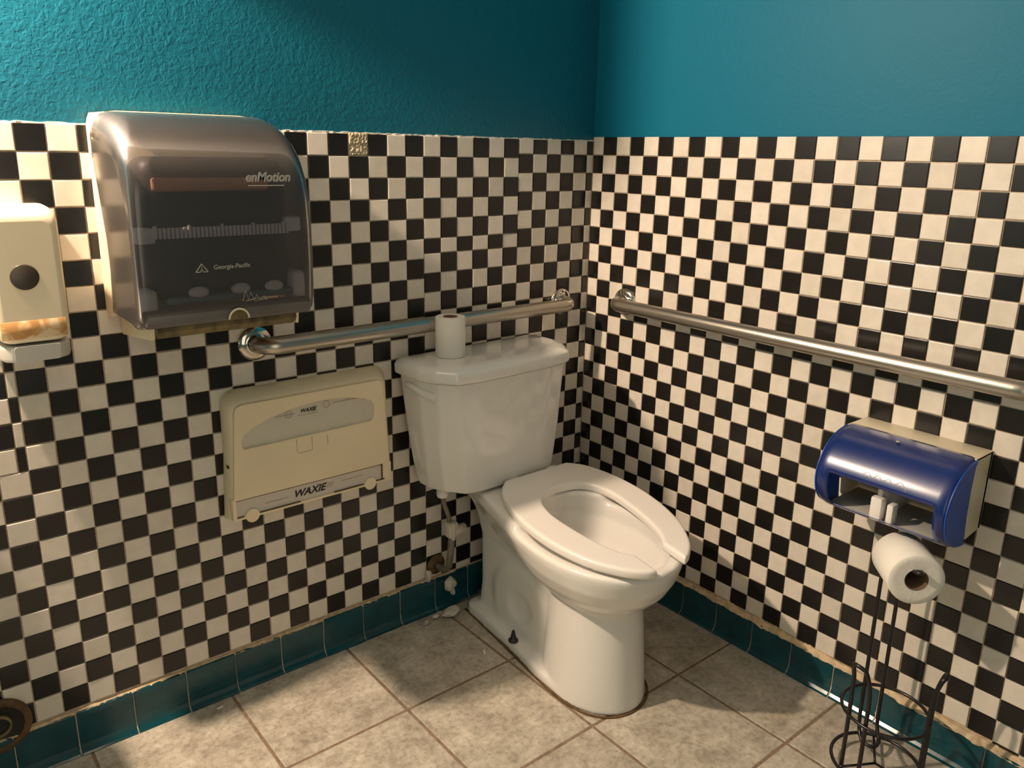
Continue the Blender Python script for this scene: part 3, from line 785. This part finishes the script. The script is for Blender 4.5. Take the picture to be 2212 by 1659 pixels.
for i in range(NX+1):
    for j in range(NZ+1):
        x = -1.125+.36*i/NX; z = .618+.10*j/NZ
        bulge = .0028*math.sin(j/NZ*PI)+.0010*math.sin(x*60+z*40)+.0007*math.sin(x*150-z*90)
        vs.append((x, -.0482-max(0, bulge), z))
for i in range(NX):
    for j in range(NZ): a = i*(NZ+1)+j; fs.append((a, a+NZ+1, a+NZ+2, a+1))
m.add(vs, fs); m.build('paper_covers', M['tissue'], sc)
# label strip behind the slot, with its tabs
m = MB(); m.box(-1.134, -.744, -.0525, -.046, .470, .509); m.build('bottom_label', M['label'], sc)
m = MB(); m.box(-.7585, -.7525, -.0555, -.046, .474, .514); m.box(-1.142, -.731, -.0555, -.030, .4635, .4695, bev=.001)
m.box(-.7525, -.732, -.0555, -.046, .468, .514, bev=.002)
for x in (-1.098, -.793): m.lathe([(.0001, 0), (.015, 0), (.016, .001), (.016, .004), (.0001, .004)], 24, Matrix.Translation((x, -.0525, .468)) @ Matrix.Rotation(PI/2, 4, 'X'))
m.box(-1.142, -1.133, -.0555, -.03, .466, .515, bev=.002)
m.build('bottom_rim', M['beige'], sc, autosmooth=40)
for b in ((-1.133, -1.118, .4695, .4715), (-1.08, -.981, .4695, .4713), (-.892, -.812, .4695, .4718), (-.777, -.753, .4697, .4718), (-.7600, -.7572, .472, .513)): MB().box(b[0], b[1], -.0562, -.052, b[2], b[3]).build('slot_gap', M['rust'], sc)
text('WAXIE', .0245, (-.957, -.0530, .4905), FR, M['ink'], sc, shear=.35, bold=.0006, sx=1.05)
m = MB()
for k, dx in enumerate((0, .006, .012)):
    x = -.912+dx; m.add([(x, -.0529, .4855), (x+.002, -.0529, .4855), (x+.008, -.0529, .4985), (x+.006, -.0529, .4985)], [(0, 1, 2, 3)], 0, False)
m.build('slash_logo', M['ink2'], sc, fixn=False)
text('WAXIE', .0125, (-.950, -.0520, .6925), FR, M['ink'], sc, shear=.35, bold=.0003)
def fake_line(x0, x1, z, y, hgt, mat, nm='fine_print'):
    m = MB(); x = x0
    while x < x1:
        w_ = random.uniform(.002, .005); m.box(x, min(x+w_, x1), y-.0003, y, z, z+hgt); x += w_+.0011
    m.build(nm, mat, sc)
fake_line(-1.03, -.985, .6885, -.0515, .002, M['ink3']); fake_line(-.885, -.815, .697, -.0515, .002, M['ink3']); fake_line(-.975, -.925, .682, -.0521, .0016, M['ink3'])
fake_line(-1.065, -1.01, .487, -.0527, .0022, M['ink3']); fake_line(-.872, -.812, .494, -.0527, .0018, M['ink3'])
for cx, cz in ((-.998, .690), (-.902, .6975)):
    a = [(cx+.008*math.cos(t)*(1 if abs(math.sin(t)) < .9 else .8), -.0518, cz+.0085*math.sin(t)) for t in [2*PI*k/20 for k in range(20)]]
    MB().tube(a, .0006, 6, closed=True).build('round_icon', M['ink3'], sc)
# raised outline of a hidden button, key slot on the side, nick on the right edge
m = MB(); m.tube([(-.983, -.0556, .627), (-.983, -.0556, .598), (-.979, -.0556, .592), (-.945, -.0556, .594), (-.945, -.0556, .626)], .0007, 6); m.build('faint_seam', M['ink3'], sc); m = MB(); m.tube([(-.905, -.0556, .622), (-.905, -.0556, .598)], .0007, 6); m.build('faint_seam', M['ink3'], sc)
m = MB(); m.lathe([(.0001, -.001), (.0055, -.001), (.006, .001), (.0001, .0012)], 18, Matrix.Translation((-1.1378, -.028, .588)) @ Matrix.Rotation(-PI/2, 4, 'Y') @ Matrix.Diagonal((.7, 1.8, 1, 1))); m.build('key_slot', M['rust'], sc)

# ------------------------------------------------------------------ twin roll dispenser on the right wall
pd = thing('paper_dispenser', (0, -1.03, .54), 'cream wall dispenser for toilet rolls with translucent blue cover', 'toilet paper dispenser')
Y0, Y1 = -.904, -1.166
m = MB(); rg = []
for y, k in ((Y0, .004), (Y0-.004, 0), (Y1+.004, 0), (Y1, .004)):
    rg.append([Vector(p) for p in ((0, y, .722-k), (-.06, y, .722-k), (-.082+k, y, .720-k), (-.084+k, y, .66), (-.082+k, y, .58), (-.072+k, y, .552+k), (-.068+k, y, .549+k), (-.03, y, .551), (0, y, .553))])
# hollow housing: back plate, top, two cheeks
m.box(-.012, 0, Y1, Y0, .552, .722, bev=.002)
m.box(-.084, -.002, Y1, Y0, .7155, .7225, bev=.002)
for y in (Y0-.007, Y1):
    pr_ = [(0, .553), (-.03, .551), (-.068, .547), (-.078, .560), (-.084, .60), (-.086, .66), (-.084, .7215), (0, .7215)]
    m.loft([[Vector((x, yy, z)) for x, z in pr_] for yy in (y, y+.007)], smooth=False)
m.build('housing', M['beige2'], pd, autosmooth=40)
CP = spline([(-.078, 0, .7235), (-.118, 0, .717), (-.156, 0, .699), (-.182, 0, .670), (-.194, 0, .636), (-.190, 0, .602), (-.172, 0, .573), (-.142, 0, .553), (-.110, 0, .542), (-.078, 0, .538)], 4)
NY = 36; ys = [Y0+.003+(Y1-Y0-.006)*i/NY for i in range(NY+1)]
m = MB(); vs = []; n = len(CP)
for i, y in enumerate(ys):
    e = min(i, NY-i); ins = [.006, .002, 0][min(e, 2)]
    for p in CP:
        dx, dz = p.x+.10, p.z-.632; L_ = math.hypot(dx, dz); vs.append((p.x-dx/L_*ins, y, p.z-dz/L_*ins))
hole_j = [j for j in range(n-1) if .566 < (CP[j].z+CP[j+1].z)/2 < .648 and CP[j].x < -.12]
fs = []; win_f = []
for i in range(NY):
    for j in range(n-1):
        if j in hole_j and 4 <= i < NY-3: continue
        fs.append((i*n+j, i*n+j+1, (i+1)*n+j+1, (i+1)*n+j))
m.add(vs, fs)
cob = m.build('cover', M['blue'], pd, autosmooth=60); sdm = cob.modifiers.new('s', 'SOLIDIFY'); sdm.thickness = .0025; sdm.offset = 0
m = MB()
for y in (ys[0], ys[-1]):
    pr_ = [(p.x, p.z) for p in CP]+[(-.082, .56), (-.088, .60), (-.090, .66), (-.086, .71)]
    sgn = -.0025 if y == ys[0] else .0025
    cxm, czm = -.13, .632
    q = [(cxm+(x-cxm)*.97, czm+(z-czm)*.97) for x, z in pr_]
    m = MB(); m.loft([[Vector((x, y, z)) for x, z in q], [Vector((x, y+sgn, z)) for x, z in q]], smooth=False)
    m.build('cover_end', M['blue2'], pd, autosmooth=40)
# spindles and divider behind the window
m = MB(); m.box(-.150, -.012, -1.028, -1.018, .556, .70, bev=.002); m.box(-.165, -.140, -1.036, -1.012, .562, .612, bev=.004)
m.box(-.165, -.140, -1.060, -1.046, .562, .606, bev=.004)
m.build('divider', M['seat'], pd, autosmooth=40); MB().box(-.150, -.02, Y1+.012, Y0-.012, .556, .561, bev=.001).build('bottom_shelf', M['greyplastic'], pd)
m = MB(); m.lathe([(.0001, 0), (.018, 0), (.018, .09), (.0001, .09)], 24, Matrix.Translation((-.10, -1.016, .640)) @ Matrix.Rotation(-PI/2, 4, 'X')); m.build('spindle', M['bluegrey'], pd, autosmooth=40); m = MB(); m.lathe([(.0001, 0), (.018, 0), (.018, .09), (.0001, .09)], 24, Matrix.Translation((-.10, -1.064, .640)) @ Matrix.Rotation(PI/2, 4, 'X')); m.build('spindle', M['bluegrey'], pd, autosmooth=40)
m = MB(); m.lathe([(.0001, .0), (.0045, 0), (.0045, .002), (.0001, .002)], 16, Matrix.Translation((-.112, -1.027, .7228))); m.build('lock_button', M['print'], pd)
m = MB()
pts = spline([(-.1955, -1.000+.0, .662), (-.1975, -1.010, .668), (-.1985, -1.020, .660), (-.1965, -1.030, .668), (-.1985, -1.040, .661), (-.1965, -1.052, .667), (-.1990, -1.062, .660), (-.1955, -1.076, .668), (-.1990, -1.090, .655)], 4)
cl = []
for p in pts:
    zc = p.z; xx = float(np.interp(zc, [q.z for q in CP][::-1] if CP[0].z > CP[-1].z else [q.z for q in CP], [q.x for q in CP][::-1])); cl.append((xx-.0014, p.y, zc))
m.tube(cl, .0007, 6); m.build('embossed_script', M['print'], pd)

# ------------------------------------------------------------------ black wire roll stand
st = thing('roll_stand', (-.165, -1.108, 0), 'freestanding black wire toilet roll stand below the blue dispenser', 'toilet roll stand')
RC = Vector((-.160, -1.106, 0)); RR = .086
def ringpts(z, R=RR, c=RC, n=48): return [(c.x+R*math.cos(2*PI*k/n), c.y+R*math.sin(2*PI*k/n), z) for k in range(n)]
MB().tube(ringpts(.152), .0037, 10, closed=True).build('upper_ring', M['wire'], st)
MB().tube(ringpts(.026, RR+.003, Vector((-.168, -1.106, 0))), .0037, 10, closed=True).build('base_ring', M['wire'], st)
m = MB(); c0 = Vector((-.168, -1.106, 0))
for a in (.5, 2.6, 4.7): m.tube([(c0.x, c0.y, .022), (c0.x+.087*math.cos(a), c0.y+.087*math.sin(a), .022)], .0026, 8)
m.build('base_spokes', M['wire'], st)
# central post: one long hairpin of wire, arm at the top
A = Vector((-.113, -1.036, 0)); B = Vector((-.086, -1.064, 0)); az = Vector((-.70, -.66, 0)).normalized()
ZT = .5025
def V3(p, z): return Vector((p.x, p.y, z))
bend = [(.0, ZT-.03), (.004, ZT-.014), (.014, ZT-.004), (.03, ZT)]
mid = (A+B)/2
tipdir = az
Apts = [V3(A+(mid-A)*0, .075)]+[V3(A, z) for z in (.2, .35, ZT-.06)]
armA = [V3(A+az*d+(mid-A)*min(1, d/.04)*.65, z) for d, z in bend]+[V3(mid+(A-mid)*.35+az*d, ZT+.0) for d in (.06, .10, .125)]
armB = [V3(B+az*d+(mid-B)*min(1, d/.04)*.65, z) for d, z in bend]+[V3(mid+(B-mid)*.35+az*d, ZT+.0) for d in (.06, .10, .125)]
endc = [V3(mid+az*.133+(A-mid)*.2, ZT+.002), V3(mid+az*.136, ZT+.003), V3(mid+az*.133+(B-mid)*.2, ZT+.002)]
Bpts = [V3(B, z) for z in (ZT-.06, .35, .2, .075)]
ub = [V3(B+az*.008, .045), V3(B+az*.030-(B-mid)*.1, .030), V3(mid+az*.045, .028), V3(A+az*.030-(A-mid)*.1, .030), V3(A+az*.008, .045)]
path = Apts+armA+endc+armB[::-1]+Bpts+ub
MB().tube(spline([p[:] for p in path+[path[0]]], 6)[:-1], .0041, 10, closed=True).build('post', M['wire'], st)
def guide(pa, pb, outd, ztop, r=.0044):
    pa, pb = Vector(pa), Vector(pb); mid = (pa+pb)/2; o = Vector(outd).normalized()
    up = lambda p: [V3(p, z) for z in (.012, .06, .17)]+[V3(p+o*.001, .215), V3(p+o*.003+(mid-p)*.08, .243), V3(p+o*.011+(mid-p)*.25, ztop-.010)]
    top = [V3(mid+(pa-mid)*.45+o*.016, ztop-.002), V3(mid+o*.018, ztop), V3(mid+(pb-mid)*.45+o*.016, ztop-.002)]
    path = up(pa)+top+up(pb)[::-1]
    MB().tube(spline([p[:] for p in path], 6), r, 10).build('guide', M['wire'], st)
guide((-.2325, -1.064, 0), (-.2395, -1.104, 0), (-.9, .42, 0), .284)
guide((-.130, -1.185, 0), (-.164, -1.192, 0), (.42, -.9, 0), .284)
# the roll on the arm
m0 = mid+az*.020
rl = roll('toilet_roll', 'fat toilet paper roll hanging on the arm of the black wire stand', (m0.x, m0.y, .484), tuple(az), .0535, .0225, .104)
core = MB()

# ------------------------------------------------------------------ drain pipe opening, lower left
dp = thing('pipe_opening', (-1.632, 0, .135), 'open drain pipe in a rusty ring low on the left wall', 'pipe')
R_ = Matrix.Translation((-1.632, -.001, .133)) @ Matrix.Rotation(PI/2, 4, 'X')
MB().lathe([(.060, 0), (.060, .008), (.057, .0105), (.049, .0110), (.046, .009), (.046, .0)], 40, R_).build('ring', M['rust'], dp, autosmooth=50)
m = MB(); m.lathe([(.046, .004), (.030, .001), (.0001, .0005)], 40, R_); m.build('recess', M['dark'], dp)
m = MB(); m.lathe([(.024, .0), (.024, .009), (.020, .0095), (.020, .002)], 32, R_); m.build('inner_pipe', M['dirty'], dp)

# ------------------------------------------------------------------ wall basin and lamp, just left of the picture
bs_ = thing('wash_basin', (-1.84, -.14, .80), 'white wall-hung wash basin, left of the soap dispenser', 'basin')
m = MB(); rg = []
for z, k in ((.70, .06), (.74, .02), (.80, .0), (.835, .0), (.84, .004)):
    rg.append([Vector((x, y, z)) for x, y in chaikin([(-2.08+k, 0), (-2.08+k, -.30+k), (-2.02+k, -.33+k), (-1.70-k, -.33+k), (-1.64-k, -.27+k), (-1.594-k, -.19+k*.5), (-1.594-k, 0)], 2)])
for z, k in ((.838, .03), (.80, .045), (.75, .08)):
    rg.append([Vector((x, y, z)) for x, y in chaikin([(-2.08+k, -.05), (-2.08+k, -.30+k), (-2.02+k, -.33+k), (-1.70-k, -.33+k), (-1.64-k, -.27+k), (-1.594-k, -.19+k*.5), (-1.594-k, -.05)], 2)])
m.loft(rg); m.build('bowl', M['porc'], bs_, autosmooth=60)
m = MB(); m.tube(spline([(-1.85, -.03, .84), (-1.85, -.03, .93), (-1.85, -.07, .96), (-1.85, -.13, .94)], 6), .011, 14); m.build('tap', M['chrome'], bs_)

LX, LY, LZ = -1.82, -.12, 1.90
lamp = thing('wall_lamp', (LX, 0, LZ), 'nickel wall lamp above the wash basin', 'lamp')
m = MB(); m.box(LX-.20, LX+.325, -.012, .006, LZ+.02, LZ+.13, bev=.004); m.tube([(LX, -.01, LZ+.075), (LX, -.08, LZ+.08), (LX, -.122, LZ+.065), (LX, -.125, LZ+.045)], .009, 12); m.build('mount', M['silver'], lamp, autosmooth=40)
# unseen plate added to block the bulb's light along the upper left wall
m = MB(); m.box(LX+.320, LX+.324, -.124, .005, LZ-.128, LZ+.25, bev=.001); m.build('light_blocker', M['silver'], lamp, autosmooth=40)

# door-shaped frame added around the unseen fill light behind the camera
dm = MB()
for b in ((-2.29, -2.22, 0, 2.17), (-1.28, -1.21, 0, 2.17), (-2.22, -1.28, 2.10, 2.17)): dm.box(b[0], b[1], -2.435, -2.395, b[2], b[3], bev=.004)
struct(dm.build('fill_frame_1', M['ceil']))
# ------------------------------------------------------------------ lights
def light(name, kind, loc, energy, color, **k):
    l = bpy.data.lights.new(name, kind); l.energy = energy; l.color = color
    for a, b in k.items(): setattr(l, a, b)
    o = bpy.data.objects.new(name, l); COL.objects.link(o); o.location = loc; return o
light('wall_lamp_bulb', 'POINT', (LX, LY, LZ), 172, (1.0, .76, .56), shadow_soft_size=.028)
dl = light('fill_light', 'AREA', (-1.75, -2.40, 1.25), 7.5, (1.0, .84, .66), shape='RECTANGLE', size=.9, size_y=1.7)  # added soft fill from behind the camera, not a real source
dl.rotation_euler = (PI/2, 0, 0)

wd = bpy.data.worlds.new('world'); bpy.context.scene.world = wd; wd.use_nodes = True
wd.node_tree.nodes['Background'].inputs[0].default_value = (.05, .045, .04, 1); wd.node_tree.nodes['Background'].inputs[1].default_value = .2

# ------------------------------------------------------------------ camera
cam = bpy.data.cameras.new('camera'); co_ = bpy.data.objects.new('camera', cam); COL.objects.link(co_)
p = [1.719, -1.7097, -1.7071, 1.2820]
right = Vector((.7772, -.6290, .0187)); up = Vector((.1487, .2124, .9658)); back = right.cross(up).normalized(); right = up.cross(back).normalized(); up = back.cross(right)
mt = Matrix((right, up, back)).transposed().to_4x4(); mt.translation = Vector(p[1:])
co_.matrix_world = mt
cam.sensor_fit = 'HORIZONTAL'; cam.sensor_width = 36; cam.lens = 1719/2212*36
cam.shift_x = 13/2212; cam.shift_y = -41.3/2212; cam.clip_start = .02
sc_ = bpy.context.scene; sc_.camera = co_
sc_.view_settings.view_transform = 'Standard'; sc_.view_settings.look = 'None'; sc_.view_settings.gamma = 1; sc_.view_settings.exposure = 0.0
sc_.view_settings.use_curve_mapping = False
